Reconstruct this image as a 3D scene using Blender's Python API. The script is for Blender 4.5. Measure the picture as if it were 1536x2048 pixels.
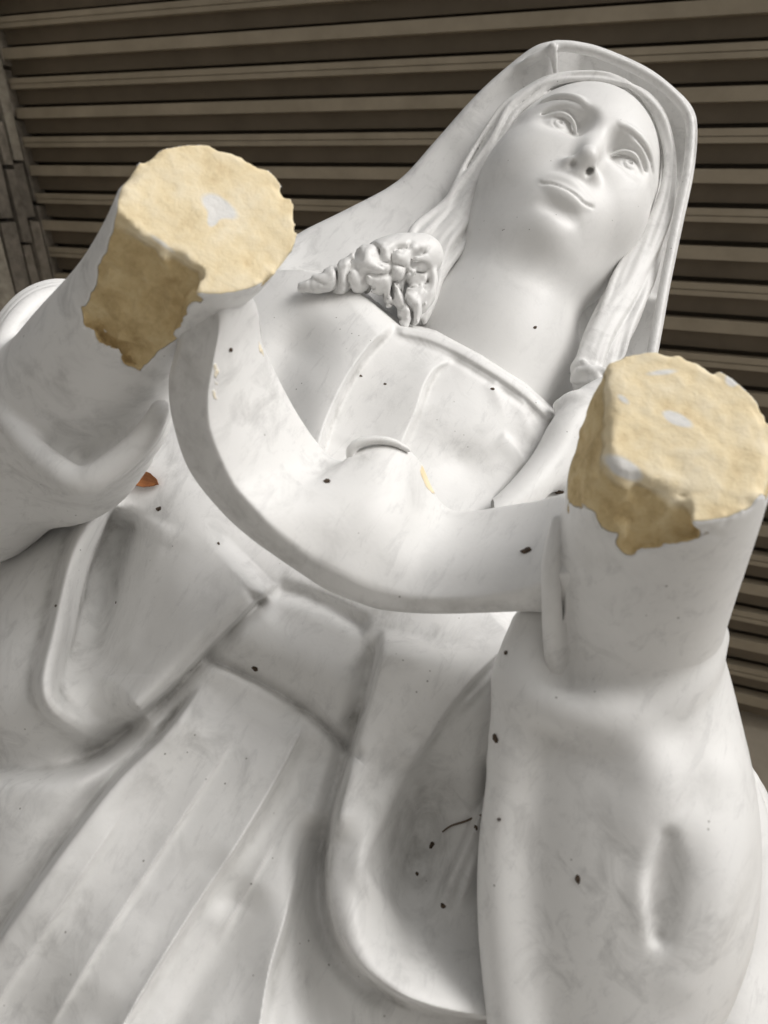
import bpy, math, os
import numpy as np
from mathutils import Matrix, Vector
from mathutils.bvhtree import BVHTree

for o in list(bpy.data.objects): bpy.data.objects.remove(o)
SC = bpy.context.scene
COL = SC.collection

# ------------------------------------------------------------------ camera, world, sun, exposure
F = 1610.0                                    # focal length in pixels of a 1536 x 2048 frame
UP = np.array([.40, .62, -.675]); UP /= np.linalg.norm(UP)      # world up seen from the camera (x right, y up, z back)
fw = np.array([0, 0, -1.0]); YW = fw - fw.dot(UP)*UP; YW /= np.linalg.norm(YW)
XW = np.cross(YW, UP)
RW = np.array([XW, YW, UP])                   # camera axes -> world axes
EYE = np.array([0, 0, .92])
M4 = Matrix([[*RW[0], EYE[0]], [*RW[1], EYE[1]], [*RW[2], EYE[2]], [0, 0, 0, 1]])
cd = bpy.data.cameras.new('camera'); cam = bpy.data.objects.new('camera', cd); COL.objects.link(cam)
cam.matrix_world = M4
cd.sensor_fit = 'VERTICAL'; cd.sensor_height = 36; cd.lens = 36*F/2048
cd.clip_start = .01; cd.clip_end = 2000
cd.dof.use_dof = True; cd.dof.focus_distance = .58; cd.dof.aperture_fstop = 12
SC.camera = cam

SUN = RW @ np.array([.73, .66, .22]); SUN /= np.linalg.norm(SUN)
elev = math.asin(SUN[2]); rot = math.atan2(SUN[0], SUN[1])
w = bpy.data.worlds.new('World'); SC.world = w; w.use_nodes = True
nt = w.node_tree; bg = nt.nodes['Background']
sky = nt.nodes.new('ShaderNodeTexSky'); sky.sky_type = 'NISHITA'; sky.sun_disc = False
sky.sun_elevation = elev; sky.sun_rotation = rot; sky.air_density = 1.0; sky.dust_density = 4; sky.ozone_density = 1
hs = nt.nodes.new('ShaderNodeHueSaturation'); hs.inputs['Saturation'].default_value = .22   # overcast: greyer sky
nt.links.new(sky.outputs[0], hs.inputs['Color']); nt.links.new(hs.outputs[0], bg.inputs[0])
bg.inputs[1].default_value = .085
sl = bpy.data.lights.new('sun', 'SUN'); sl.energy = 1.5; sl.angle = math.radians(40); sl.color = (1, .98, .955)
so = bpy.data.objects.new('sun', sl); COL.objects.link(so)
so.rotation_euler = Vector(SUN).to_track_quat('Z', 'Y').to_euler()
SC.view_settings.view_transform = 'Standard'; SC.view_settings.look = 'None'
SC.view_settings.exposure = 0.18; SC.view_settings.gamma = 1

# ------------------------------------------------------------------ helpers
def toW(Q):                                   # (x right, y up, depth) -> world
    Q = np.asarray(Q, float)
    return (Q*np.array([1, 1, -1])) @ RW.T + EYE
def P(px, py, d): return np.array([(px-768)/F*d, (1024-py)/F*d, d])
def unit(v): v = np.asarray(v, float); return v/np.linalg.norm(v)
def catmull(A, n):
    A = np.asarray(A, float)
    if len(A) < 3: return np.array([A[0]+(A[-1]-A[0])*t for t in np.linspace(0, 1, n+1)])
    E = np.vstack([2*A[0]-A[1], A, 2*A[-1]-A[-2]]); out = []
    for i in range(1, len(E)-2):
        p0, p1, p2, p3 = E[i-1:i+3]
        for t in np.arange(n)/n:
            out.append(.5*((2*p1)+(-p0+p2)*t+(2*p0-5*p1+4*p2-p3)*t*t+(-p0+3*p1-3*p2+p3)*t**3))
    out.append(A[-1]); return np.array(out)
def smin(a, b, k):
    if k <= 0: return np.minimum(a, b)
    h = np.maximum(k-np.abs(a-b), 0)/k
    return np.minimum(a, b)-h*h*(k/4)
def smax(a, b, k): return -smin(-a, -b, k)
def vnoise(X, Y, Z, seed=0):
    """smooth value noise in -1..1"""
    X = np.asarray(X, np.float32); Y = np.asarray(Y, np.float32); Z = np.asarray(Z, np.float32)
    rs = np.random.RandomState(seed); T = rs.rand(32, 32, 32).astype(np.float32)*2-1
    xi = np.floor(X).astype(int); yi = np.floor(Y).astype(int); zi = np.floor(Z).astype(int)
    u = X-xi; v = Y-yi; w_ = Z-zi
    u = u*u*(3-2*u); v = v*v*(3-2*v); w_ = w_*w_*(3-2*w_)
    r = 0
    for i in (0, 1):
        for j in (0, 1):
            for k in (0, 1):
                r = r+T[(xi+i) & 31, (yi+j) & 31, (zi+k) & 31]*(u if i else 1-u)*(v if j else 1-v)*(w_ if k else 1-w_)
    return r
def fbm(X, Y, Z, seed=0, oct=3):
    r = 0; a = 1.; s = 1.
    for o in range(oct):
        r = r+a*vnoise(X*s+7.3*o, Y*s, Z*s, seed+o); a *= .5; s *= 2.03
    return r

class Field:
    """signed distance samples on a regular grid; primitives are blended into it, then skinned"""
    def __init__(s, lo, hi, h):
        s.h = h; s.lo = np.array(lo, float)
        s.n = np.ceil((np.array(hi)-s.lo)/h).astype(int)+1
        s.ax = [(s.lo[i]+h*np.arange(s.n[i])).astype(np.float32) for i in range(3)]
        s.V = np.full(s.n, .2, np.float32)
    def box(s, lo, hi):
        a = np.clip(np.floor((np.array(lo)-s.lo)/s.h).astype(int), 0, s.n-1)
        b = np.clip(np.ceil((np.array(hi)-s.lo)/s.h).astype(int)+1, 1, s.n)
        if (b <= a).any(): return None, None
        sl_ = tuple(slice(a[i], b[i]) for i in range(3))
        return sl_, [s.ax[0][sl_[0]][:, None, None], s.ax[1][sl_[1]][None, :, None], s.ax[2][sl_[2]][None, None, :]]
    def put(s, sl_, T, k, op):
        if op == 'add': s.V[sl_] = smin(s.V[sl_], T, k)
        elif op == 'cut': s.V[sl_] = smax(s.V[sl_], -T, k)
        elif op == 'and': s.V[sl_] = smax(s.V[sl_], T, k)
    def chain(s, pts, r, k=.004, op='add', n=5, squash=None, ks=0.):
        A = np.array(pts, float); r = np.broadcast_to(np.asarray(r, float), (len(A),))
        C = catmull(np.c_[A, r], n) if len(A) > 1 else np.array([[*A[0], r[0]]]*2)
        C[:, 3] = np.maximum(C[:, 3], 1e-4)
        m = C[:, 3].max()+k+2*s.h
        if squash is not None: m *= max(1, squash[1])
        sl_, G = s.box(C[:, :3].min(0)-m, C[:, :3].max(0)+m)
        if sl_ is None: return s
        off = np.array([sl_[i].start for i in range(3)])
        T = np.full([sl_[i].stop-sl_[i].start for i in range(3)], .2, np.float32)
        for a, b in zip(C[:-1], C[1:]):
            mm = max(a[3], b[3])+k+2*s.h
            if squash is not None: mm *= max(1, squash[1])
            sb, g = s.box(np.minimum(a[:3], b[:3])-mm, np.maximum(a[:3], b[:3])+mm)
            if sb is None: continue
            sT = tuple(slice(sb[i].start-off[i], sb[i].stop-off[i]) for i in range(3))
            d = b[:3]-a[:3]; x, y, z = g[0]-a[0], g[1]-a[1], g[2]-a[2]
            if squash is not None:
                q, fa = squash; q = np.asarray(q); c = (x*q[0]+y*q[1]+z*q[2])*(1/fa-1)
                x, y, z = x+c*q[0], y+c*q[1], z+c*q[2]
                d = d+d.dot(q)*(1/fa-1)*q
            L = max(d.dot(d), 1e-12)
            t = np.clip((x*d[0]+y*d[1]+z*d[2])/L, 0, 1)
            D = np.sqrt((x-t*d[0])**2+(y-t*d[1])**2+(z-t*d[2])**2)-(a[3]+(b[3]-a[3])*t)
            if squash is not None: D = D*min(1, squash[1])
            T[sT] = smin(T[sT], D, ks)
        s.put(sl_, T, k, op); return s
    def ell(s, c, rad, R=None, k=.004, op='add'):
        c = np.asarray(c, float); rad = np.asarray(rad, float); m = rad.max()*1.1+2.2*k+3*s.h
        sl_, g = s.box(c-m, c+m)
        if sl_ is None: return s
        x, y, z = g[0]-c[0], g[1]-c[1], g[2]-c[2]
        R = np.eye(3) if R is None else R          # columns: the ellipsoid's axes
        q = [(x*R[0, i]+y*R[1, i]+z*R[2, i]) for i in range(3)]
        k0 = np.sqrt(sum((q[i]/rad[i])**2 for i in range(3))); k1 = np.sqrt(sum((q[i]/rad[i]**2)**2 for i in range(3)))
        s.put(sl_, k0*(k0-1)/np.maximum(k1, 1e-6), k, op); return s
    def plane(s, p, n, k=.001, rough=0., scale=100., seed=1, lim=None, only=()):
        """keep what lies behind the plane; a broken face is rough"""
        n = unit(n); sl_, g = s.box(*(lim if lim else (s.lo, s.lo+s.h*s.n)))
        T = (g[0]-p[0])*n[0]+(g[1]-p[1])*n[1]+(g[2]-p[2])*n[2]
        if rough:
            sh = T.shape
            N = fbm(np.broadcast_to(g[0], sh)*scale, np.broadcast_to(g[1], sh)*scale, np.broadcast_to(g[2], sh)*scale, seed)
            T = T+N*rough
            for q, m in only:
                m = unit(m); T = smin(T, (g[0]-q[0])*m[0]+(g[1]-q[1])*m[1]+(g[2]-q[2])*m[2]+np.roll(N, 7, 0)*rough*1.6, .0015)
        s.V[sl_] = smax(s.V[sl_], T.astype(np.float32), k); return s
    def sample(s, Q):
        q = (np.asarray(Q)-s.lo)/s.h; q = np.clip(q, 0, s.n-1.001); i = q.astype(int); f = q-i
        r = 0
        for a in (0, 1):
            for b in (0, 1):
                for c in (0, 1):
                    r = r+s.V[i[..., 0]+a, i[..., 1]+b, i[..., 2]+c]*np.where(a, f[..., 0], 1-f[..., 0])*np.where(b, f[..., 1], 1-f[..., 1])*np.where(c, f[..., 2], 1-f[..., 2])
        return r
    def depth(s, px, py):
        ds = np.arange(s.lo[2]+s.h, s.lo[2]+s.h*(s.n[2]-2), s.h*.5)
        Q = np.stack([(px-768)/F*ds, (1024-py)/F*ds, ds], -1)
        inb = ((Q > s.lo) & (Q < s.lo+s.h*(s.n-1))).all(1)
        v = np.where(inb, s.sample(Q), .2)
        k = np.nonzero(v < 0)[0]
        return ds[k[0]] if len(k) else ds[np.argmin(v)]
    def skin(s, smooth=4):
        V = s.V; S = V < 0
        c = S[:-1, :-1, :-1].astype(np.uint8)
        for a, b, d in ((0,0,1),(0,1,0),(0,1,1),(1,0,0),(1,0,1),(1,1,0),(1,1,1)):
            c += S[a:S.shape[0]-1+a, b:S.shape[1]-1+b, d:S.shape[2]-1+d]
        act = (c > 0) & (c < 8); I = np.argwhere(act)
        idx = np.full(act.shape, -1, np.int32); idx[act] = np.arange(len(I))
        cs = [(a, b, d) for a in (0, 1) for b in (0, 1) for d in (0, 1)]
        val = {q: V[I[:, 0]+q[0], I[:, 1]+q[1], I[:, 2]+q[2]] for q in cs}
        acc = np.zeros((len(I), 3)); cnt = np.zeros(len(I))
        for q in cs:
            for axx in range(3):
                if q[axx]: continue
                p = list(q); p[axx] = 1; va, vb = val[q], val[tuple(p)]
                m = (va < 0) != (vb < 0); t = np.where(m, va/np.where(m, va-vb, 1), 0)
                pos = np.array(q, float)[None].repeat(len(I), 0); pos[:, axx] = t
                acc[m] += pos[m]; cnt[m] += 1
        verts = s.lo+s.h*(I+acc/cnt[:, None]); quads = []
        for axx in range(3):
            b, d = (axx+1) % 3, (axx+2) % 3
            lo = [slice(None)]*3; hi = [slice(None)]*3; lo[axx] = slice(0, -1); hi[axx] = slice(1, None)
            e = np.argwhere(S[tuple(lo)] != S[tuple(hi)])
            e = e[(e[:, b] > 0) & (e[:, d] > 0) & (e[:, b] < act.shape[b]) & (e[:, d] < act.shape[d]) & (e[:, axx] < act.shape[axx])]
            def id_(db, dd):
                q = e.copy(); q[:, b] -= db; q[:, d] -= dd; return idx[q[:, 0], q[:, 1], q[:, 2]]
            Q = np.stack([id_(1, 1), id_(0, 1), id_(0, 0), id_(1, 0)], 1)
            flip = S[e[:, 0], e[:, 1], e[:, 2]]
            Q[flip] = Q[flip][:, ::-1]; quads.append(Q)
        Q = np.vstack(quads); Q = Q[(Q >= 0).all(1)]
        E_ = np.vstack([Q[:, [0, 1]], Q[:, [1, 2]], Q[:, [2, 3]], Q[:, [3, 0]]]); n = len(verts)
        dg = np.maximum(np.bincount(E_[:, 0], minlength=n)+np.bincount(E_[:, 1], minlength=n), 1)[:, None]
        for it in range(smooth):
            for lam in (.5, -.52):
                a = np.stack([np.bincount(E_[:, 0], verts[E_[:, 1], c], n)+np.bincount(E_[:, 1], verts[E_[:, 0], c], n) for c in range(3)], 1)/dg
                verts = verts+lam*(a-verts)
        used, inv = np.unique(Q, return_inverse=True)
        return verts[used], inv.reshape(Q.shape)

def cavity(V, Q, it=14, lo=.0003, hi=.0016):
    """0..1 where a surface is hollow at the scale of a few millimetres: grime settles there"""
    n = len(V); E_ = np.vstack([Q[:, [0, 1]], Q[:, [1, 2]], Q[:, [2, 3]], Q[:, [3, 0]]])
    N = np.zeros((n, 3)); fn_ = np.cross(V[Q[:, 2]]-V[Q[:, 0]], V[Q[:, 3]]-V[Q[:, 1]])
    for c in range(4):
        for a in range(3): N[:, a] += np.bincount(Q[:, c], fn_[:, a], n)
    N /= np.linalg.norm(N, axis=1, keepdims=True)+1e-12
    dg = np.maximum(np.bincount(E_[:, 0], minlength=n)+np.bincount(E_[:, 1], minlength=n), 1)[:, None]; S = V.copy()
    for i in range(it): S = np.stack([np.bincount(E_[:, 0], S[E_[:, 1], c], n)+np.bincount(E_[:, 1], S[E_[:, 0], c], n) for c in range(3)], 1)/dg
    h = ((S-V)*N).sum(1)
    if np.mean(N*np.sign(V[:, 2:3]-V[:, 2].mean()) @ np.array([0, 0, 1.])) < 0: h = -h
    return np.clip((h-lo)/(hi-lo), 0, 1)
def mesh_obj(name, V, Q, mat, parent=None, smooth=True, world=False, attrs=None):
    """V in (x right, y up, depth); Q quads or triangles as an index array or list"""
    me = bpy.data.meshes.new(name); Vw = np.asarray(V, float) if world else toW(V)
    if isinstance(Q, np.ndarray):
        n = Q.shape[1]; me.vertices.add(len(Vw)); me.vertices.foreach_set('co', Vw.astype(np.float32).ravel())
        me.loops.add(Q.size); me.loops.foreach_set('vertex_index', Q.astype(np.int32).ravel())
        me.polygons.add(len(Q)); me.polygons.foreach_set('loop_start', (np.arange(len(Q))*n).astype(np.int32))
        me.update(calc_edges=True); me.validate()
    else:
        me.from_pydata([tuple(v) for v in Vw], [], [tuple(int(i) for i in q) for q in Q])
    if smooth: me.polygons.foreach_set('use_smooth', np.ones(len(me.polygons), bool))
    for k, v in (attrs or {}).items():
        a = me.attributes.new(k, 'FLOAT', 'POINT'); a.data.foreach_set('value', np.asarray(v, np.float32))
    me.materials.append(mat); me.update()
    o = bpy.data.objects.new(name, me); COL.objects.link(o)
    if parent: o.parent = parent; o.matrix_parent_inverse = parent.matrix_world.inverted()
    return o
def empty(name, loc):
    o = bpy.data.objects.new(name, None); COL.objects.link(o); o.location = loc; o.empty_display_size = .05
    o.matrix_world = Matrix.Translation(loc); return o
def tag(o, label, cat, group=None):
    o['label'] = label; o['category'] = cat
    if group: o['group'] = group
    return o

# ------------------------------------------------------------------ materials
def new_mat(name):
    m = bpy.data.materials.new(name); m.use_nodes = True
    return m, m.node_tree, m.node_tree.nodes['Principled BSDF']
def nd(t, typ, **kw):
    n = t.nodes.new(typ)
    for k, v in kw.items():
        if k in n.inputs: n.inputs[k].default_value = v
        else: setattr(n, k, v)
    return n
def ramp(t, src, stops):
    r = t.nodes.new('ShaderNodeValToRGB'); e = r.color_ramp.elements
    while len(e) < len(stops): e.new(.5)
    for i, (p, c) in enumerate(stops): e[i].position = p; e[i].color = (*c, 1) if len(c) == 3 else c
    t.links.new(src, r.inputs[0]); return r
def mix(t, fac, a, b, mode='MIX'):
    m = t.nodes.new('ShaderNodeMix'); m.data_type = 'RGBA'; m.blend_type = mode
    for s_, v in ((m.inputs[0], fac), (m.inputs[6], a), (m.inputs[7], b)):
        if hasattr(v, 'is_output') or hasattr(v, 'links'): t.links.new(v, s_)
        elif isinstance(v, tuple): s_.default_value = (*v, 1)
        else: s_.default_value = v
    return m.outputs[2]

def marble_mat(plaster=False, soil=1.0):
    m, t, b = new_mat('painted_plaster_chipped' if plaster else 'white_marble' if soil == 1 else 'clean_white_marble')
    tc = nd(t, 'ShaderNodeTexCoord'); co = tc.outputs['Object']
    n1 = nd(t, 'ShaderNodeTexNoise', Scale=16.0, Detail=5.0, Roughness=.6); t.links.new(co, n1.inputs['Vector'])
    col = mix(t, ramp(t, n1.outputs[0], [(.35, (0, 0, 0)), (.75, (1, 1, 1))]).outputs[0], (.80, .795, .78), (.74, .735, .725))
    # grey smudges, stretched a little
    mp = nd(t, 'ShaderNodeMapping'); mp.inputs['Scale'].default_value = (1, 1.6, .7); t.links.new(co, mp.inputs[0])
    n2 = nd(t, 'ShaderNodeTexNoise', Scale=48.0, Detail=6.0, Roughness=.68, Distortion=.6); t.links.new(mp.outputs[0], n2.inputs['Vector'])
    n3 = nd(t, 'ShaderNodeTexNoise', Scale=9.0, Detail=2.0); t.links.new(co, n3.inputs['Vector'])
    a = ramp(t, n2.outputs[0], [(.50, (0, 0, 0)), (.72, (1, 1, 1))]).outputs[0]
    c = ramp(t, n3.outputs[0], [(.38, (.10, .10, .10)), (.64, (1, 1, 1))]).outputs[0]
    mm = nd(t, 'ShaderNodeMath', operation='MULTIPLY'); t.links.new(a, mm.inputs[0]); t.links.new(c, mm.inputs[1])
    m2 = nd(t, 'ShaderNodeMath', operation='MULTIPLY'); t.links.new(mm.outputs[0], m2.inputs[0]); m2.inputs[1].default_value = .6*soil
    col = mix(t, m2.outputs[0], col, (.40, .395, .385))
    mp2 = nd(t, 'ShaderNodeMapping'); mp2.inputs['Scale'].default_value = (1.5, .9, .35); t.links.new(co, mp2.inputs[0])
    n9 = nd(t, 'ShaderNodeTexNoise', Scale=95.0, Detail=7.0, Roughness=.72, Distortion=.4); t.links.new(mp2.outputs[0], n9.inputs['Vector'])
    r9 = ramp(t, n9.outputs[0], [(.54, (0, 0, 0)), (.66, (.34, .34, .34)), (.72, (.2, .2, .2))]).outputs[0]
    m9 = nd(t, 'ShaderNodeMath', operation='MULTIPLY'); t.links.new(r9, m9.inputs[0]); m9.inputs[1].default_value = soil
    col = mix(t, m9.outputs[0], col, (.50, .495, .49))
    # soil attribute: settled dirt, painted nostril and curl shade, broken up by noise
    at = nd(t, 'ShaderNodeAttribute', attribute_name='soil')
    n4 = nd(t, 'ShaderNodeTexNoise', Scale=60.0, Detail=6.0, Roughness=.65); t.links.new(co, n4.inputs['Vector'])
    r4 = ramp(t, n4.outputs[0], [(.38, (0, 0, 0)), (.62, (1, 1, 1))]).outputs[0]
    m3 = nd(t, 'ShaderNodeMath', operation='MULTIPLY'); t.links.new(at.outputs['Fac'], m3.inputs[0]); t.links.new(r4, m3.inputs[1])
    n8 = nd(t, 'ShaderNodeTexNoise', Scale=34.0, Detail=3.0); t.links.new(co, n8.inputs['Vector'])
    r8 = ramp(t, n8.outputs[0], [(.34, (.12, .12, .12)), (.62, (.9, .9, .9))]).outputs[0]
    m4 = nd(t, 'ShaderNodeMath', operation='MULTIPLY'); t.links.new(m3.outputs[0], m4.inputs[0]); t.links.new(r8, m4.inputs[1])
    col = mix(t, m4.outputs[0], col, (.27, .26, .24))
    # fine dark specks
    vo = nd(t, 'ShaderNodeTexVoronoi', Scale=150.0); t.links.new(co, vo.inputs['Vector'])
    n5 = nd(t, 'ShaderNodeTexNoise', Scale=30.0, Detail=1.0); t.links.new(co, n5.inputs['Vector'])
    s1 = ramp(t, vo.outputs['Distance'], [(.05, (1, 1, 1)), (.10, (0, 0, 0))]).outputs[0]
    s2 = ramp(t, n5.outputs[0], [(.60, (0, 0, 0)), (.64, (1, 1, 1))]).outputs[0]
    m5 = nd(t, 'ShaderNodeMath', operation='MULTIPLY'); t.links.new(s1, m5.inputs[0]); t.links.new(s2, m5.inputs[1])
    col = mix(t, m5.outputs[0], col, (.30, .29, .27))
    rough = .42
    nb = nd(t, 'ShaderNodeTexNoise', Scale=420.0, Detail=3.0); t.links.new(co, nb.inputs['Vector'])
    bp = nd(t, 'ShaderNodeBump', Strength=.10, Distance=.0006); t.links.new(nb.outputs[0], bp.inputs['Height'])
    if plaster:
        ao = nd(t, 'ShaderNodeAttribute', attribute_name='ochre'); aw = nd(t, 'ShaderNodeAttribute', attribute_name='patch')
        ap = nd(t, 'ShaderNodeAttribute', attribute_name='plaster')
        n6 = nd(t, 'ShaderNodeTexNoise', Scale=70.0, Detail=6.0, Roughness=.65); t.links.new(co, n6.inputs['Vector'])
        pc = ramp(t, n6.outputs[0], [(.24, (.66, .51, .29)), (.44, (.82, .69, .45)), (.68, (.87, .77, .57))]).outputs[0]
        n7 = nd(t, 'ShaderNodeTexNoise', Scale=160.0, Detail=4.0); t.links.new(co, n7.inputs['Vector'])
        su = nd(t, 'ShaderNodeMath', operation='ADD'); t.links.new(ap.outputs['Fac'], su.inputs[0])
        s3 = nd(t, 'ShaderNodeMath', operation='MULTIPLY_ADD'); t.links.new(n7.outputs[0], s3.inputs[0]); s3.inputs[1].default_value = .7; s3.inputs[2].default_value = -.35
        t.links.new(s3.outputs[0], su.inputs[1])
        fa = ramp(t, su.outputs[0], [(.42, (0, 0, 0)), (.54, (1, 1, 1))]).outputs[0]
        nw = nd(t, 'ShaderNodeTexNoise', Scale=45.0, Detail=3.0); t.links.new(co, nw.inputs['Vector'])
        oc = ramp(t, n6.outputs[0], [(.28, (.46, .33, .16)), (.5, (.67, .52, .28)), (.72, (.78, .65, .40))]).outputs[0]
        pc = mix(t, ao.outputs['Fac'], pc, oc)
        sw_ = nd(t, 'ShaderNodeMath', operation='MULTIPLY_ADD'); t.links.new(nw.outputs[0], sw_.inputs[0]); sw_.inputs[1].default_value = 1.1; sw_.inputs[2].default_value = -.55
        sv = nd(t, 'ShaderNodeMath', operation='ADD'); t.links.new(sw_.outputs[0], sv.inputs[0]); t.links.new(aw.outputs['Fac'], sv.inputs[1])
        rw = ramp(t, sv.outputs[0], [(.38, (0, 0, 0)), (.62, (.95, .95, .95))]).outputs[0]
        pc = mix(t, rw, pc, (.76, .755, .74))
        col = mix(t, fa, col, pc)
        rr = nd(t, 'ShaderNodeMapRange'); t.links.new(fa, rr.inputs[0]); rr.inputs[3].default_value = .42; rr.inputs[4].default_value = .9
        t.links.new(rr.outputs[0], b.inputs['Roughness'])
        of = nd(t, 'ShaderNodeMapRange'); t.links.new(ao.outputs['Fac'], of.inputs[0]); of.inputs[3].default_value = .30; of.inputs[4].default_value = 1.
        hb0 = nd(t, 'ShaderNodeMath', operation='MULTIPLY'); t.links.new(fa, hb0.inputs[0]); t.links.new(of.outputs[0], hb0.inputs[1])
        hb = nd(t, 'ShaderNodeMath', operation='MULTIPLY'); t.links.new(hb0.outputs[0], hb.inputs[0]); t.links.new(n6.outputs[0], hb.inputs[1])
        b2 = nd(t, 'ShaderNodeBump', Strength=.9, Distance=.005); t.links.new(hb.outputs[0], b2.inputs['Height']); t.links.new(bp.outputs[0], b2.inputs['Normal'])
        t.links.new(b2.outputs[0], b.inputs['Normal'])
    else:
        b.inputs['Roughness'].default_value = rough; t.links.new(bp.outputs[0], b.inputs['Normal'])
    t.links.new(col, b.inputs['Base Color']); b.inputs['Specular IOR Level'].default_value = .35
    return m
CLEAN = marble_mat(False, .32); MARBLE = marble_mat(); STUMP = marble_mat(True)
def flat_mat(name, a, b_, scale=20., rough=.8, bump=.0, dist=.002, detail=4.):
    m, t, b = new_mat(name); tc = nd(t, 'ShaderNodeTexCoord')
    n = nd(t, 'ShaderNodeTexNoise', Scale=scale, Detail=detail, Roughness=.6); t.links.new(tc.outputs['Object'], n.inputs['Vector'])
    r = ramp(t, n.outputs[0], [(.3, a), (.7, b_)]); t.links.new(r.outputs[0], b.inputs['Base Color']); b.inputs['Roughness'].default_value = rough
    if bump:
        bp = nd(t, 'ShaderNodeBump', Strength=bump, Distance=dist); t.links.new(n.outputs[0], bp.inputs['Height']); t.links.new(bp.outputs[0], b.inputs['Normal'])
    return m
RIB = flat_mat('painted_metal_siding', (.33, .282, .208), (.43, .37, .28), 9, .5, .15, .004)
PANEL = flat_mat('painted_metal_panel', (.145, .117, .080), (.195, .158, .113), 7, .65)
STONE = [flat_mat('grey_brown_stone', (.16, .14, .11), (.34, .30, .25), 30, .9, .7, .006),
         flat_mat('dark_stone', (.12, .105, .085), (.26, .23, .19), 26, .9, .7, .006),
         flat_mat('pale_stone', (.24, .215, .175), (.42, .38, .31), 34, .9, .7, .006)]
MORTAR = flat_mat('dark_mortar', (.05, .045, .04), (.09, .08, .07), 60, .95)
STUCCO = flat_mat('beige_stucco', (.46, .40, .32), (.52, .46, .37), 40, .9, .2)
GROUND = flat_mat('pale_paving', (.30, .29, .27), (.38, .365, .34), 3, .9)
DIRT = flat_mat('dark_dirt', (.03, .02, .014), (.13, .09, .06), 900, .95, .6)
LEAF = flat_mat('dry_leaf', (.22, .075, .02), (.34, .13, .035), 150, .6, .3)
TWIG = flat_mat('dry_twig', (.10, .07, .05), (.20, .15, .11), 200, .9)

# ------------------------------------------------------------------ the setting
RC = np.array([[-.913, -.0128, -.4079], [.1646, -.9262, -.3392], [-.3734, -.3768, .8477]])   # rib direction, across, down normal (camera axes)
DC = 2.0
WS = [0., 0.]
def wall_w(s, t, h): return ceil_w(s+WS[0]+WS[1]*t, t, h)
def ceil_w(s, t, h):          # s along ribs, t across, h below the ceiling's face (towards the camera) in metres
    v = RC[:, 0]*s+RC[:, 1]*t-RC[:, 2]*(DC-h)
    return RW @ v + EYE
CS = None
_r = np.array([(55-768)/F, (1024-335)/F, -1.]); _v = RC.T @ _r; S_WALL = float(_v[0]/_v[2]*-DC)*1.0
_r = np.array([(1450-768)/F, (1024-86)/F, -1.]); _v = RC.T @ _r; T2 = float(_v[1]/_v[2]*-DC)
_r = np.array([(1450-768)/F, (1024-712)/F, -1.]); _v = RC.T @ _r; T10 = float(_v[1]/_v[2]*-DC)
_c = []
for _p in ((3, 100), (108, 550)):
    _v = RC.T @ np.array([(_p[0]-768)/F, (1024-_p[1])/F, -1.]); _c.append((_v[0]/_v[2]*-DC, _v[1]/_v[2]*-DC))
WS[1] = (_c[1][0]-_c[0][0])/(_c[1][1]-_c[0][1]); WS[0] = _c[0][0]-WS[1]*_c[0][1]-S_WALL
PIT = (T10-T2)/8; T0 = T2-2*PIT
SR = -S_WALL*1.5                                # ribs run to the right beyond the frame
def prism(profile, s0, s1, name, mat, parent=None):
    n = len(profile); V = [wall_w(s0, t, h) for t, h in profile]+[ceil_w(s1, t, h) for t, h in profile]
    Q = [[i, (i+1) % n, (i+1) % n+n, i+n] for i in range(n)]+[list(range(n))[::-1], list(range(n, 2*n))]
    return mesh_obj(name, V, Q, mat, parent, smooth=False, world=True)
N0, N1 = -5, 22
ta, tb = T0+(N0-.4)*PIT, T0+(N1+.03)*PIT
sg = 1 if S_WALL > 0 else -1
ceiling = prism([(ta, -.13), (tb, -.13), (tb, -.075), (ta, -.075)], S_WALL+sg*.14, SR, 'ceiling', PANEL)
ceiling['kind'] = 'structure'
for i in range(N0, N1):
    t0 = T0+i*PIT; a = .36*PIT
    # rib face at h = 0, its far side runs up into the panel, a deep slot stands before its near side
    if i % 2 == 0:
        g = .008*PIT*10/10
        prof = [(t0, -.004), (t0, .0), (t0+a*.50, .0), (t0+a*.52, -.004), (t0+a*.58, -.004), (t0+a*.60, .0), (t0+a, .0), (t0+a, -.030), (t0, -.030)]
        prof = prof[1:]
    else:
        prof = [(t0, .0), (t0+a, .0), (t0+a, -.030), (t0, -.030)]
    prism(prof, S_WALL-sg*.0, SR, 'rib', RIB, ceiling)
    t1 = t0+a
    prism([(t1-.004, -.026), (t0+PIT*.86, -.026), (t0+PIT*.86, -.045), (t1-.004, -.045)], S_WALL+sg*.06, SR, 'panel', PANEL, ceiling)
# back wall below the last rib, the end wall of stones
bw = empty('back_wall', ceil_w(0, tb+.08, .3)); tag(bw, 'plain beige rendered wall meeting the ribbed ceiling at the lower right', 'wall')
def wbox(p0, ex, ey, ez, name, mat, parent):
    V = [p0+ex*a+ey*b+ez*c for a in (0, 1) for b in (0, 1) for c in (0, 1)]
    Q = [(0, 1, 3, 2), (4, 6, 7, 5), (0, 4, 5, 1), (2, 3, 7, 6), (0, 2, 6, 4), (1, 5, 7, 3)]
    return mesh_obj(name, V, Q, mat, parent, smooth=False, world=True)
A1 = RW @ RC[:, 0]; A2 = RW @ RC[:, 1]; A3 = RW @ RC[:, 2]
zd = np.array([0, 0, -1.]); back_dir = A2 if PIT > 0 else -A2
wdn = unit(zd-0*A1)
p0 = ceil_w(S_WALL+sg*.2, tb-.004, -.07); H = p0[2]
wall_n = unit(np.cross(A1, zd)); wall_n *= np.sign(wall_n.dot(back_dir))
ub = 1.15
wbox(p0, A1*(SR-S_WALL-sg*.2), wall_n*.2, zd*ub, 'upper_band', STUCCO, bw)
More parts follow.
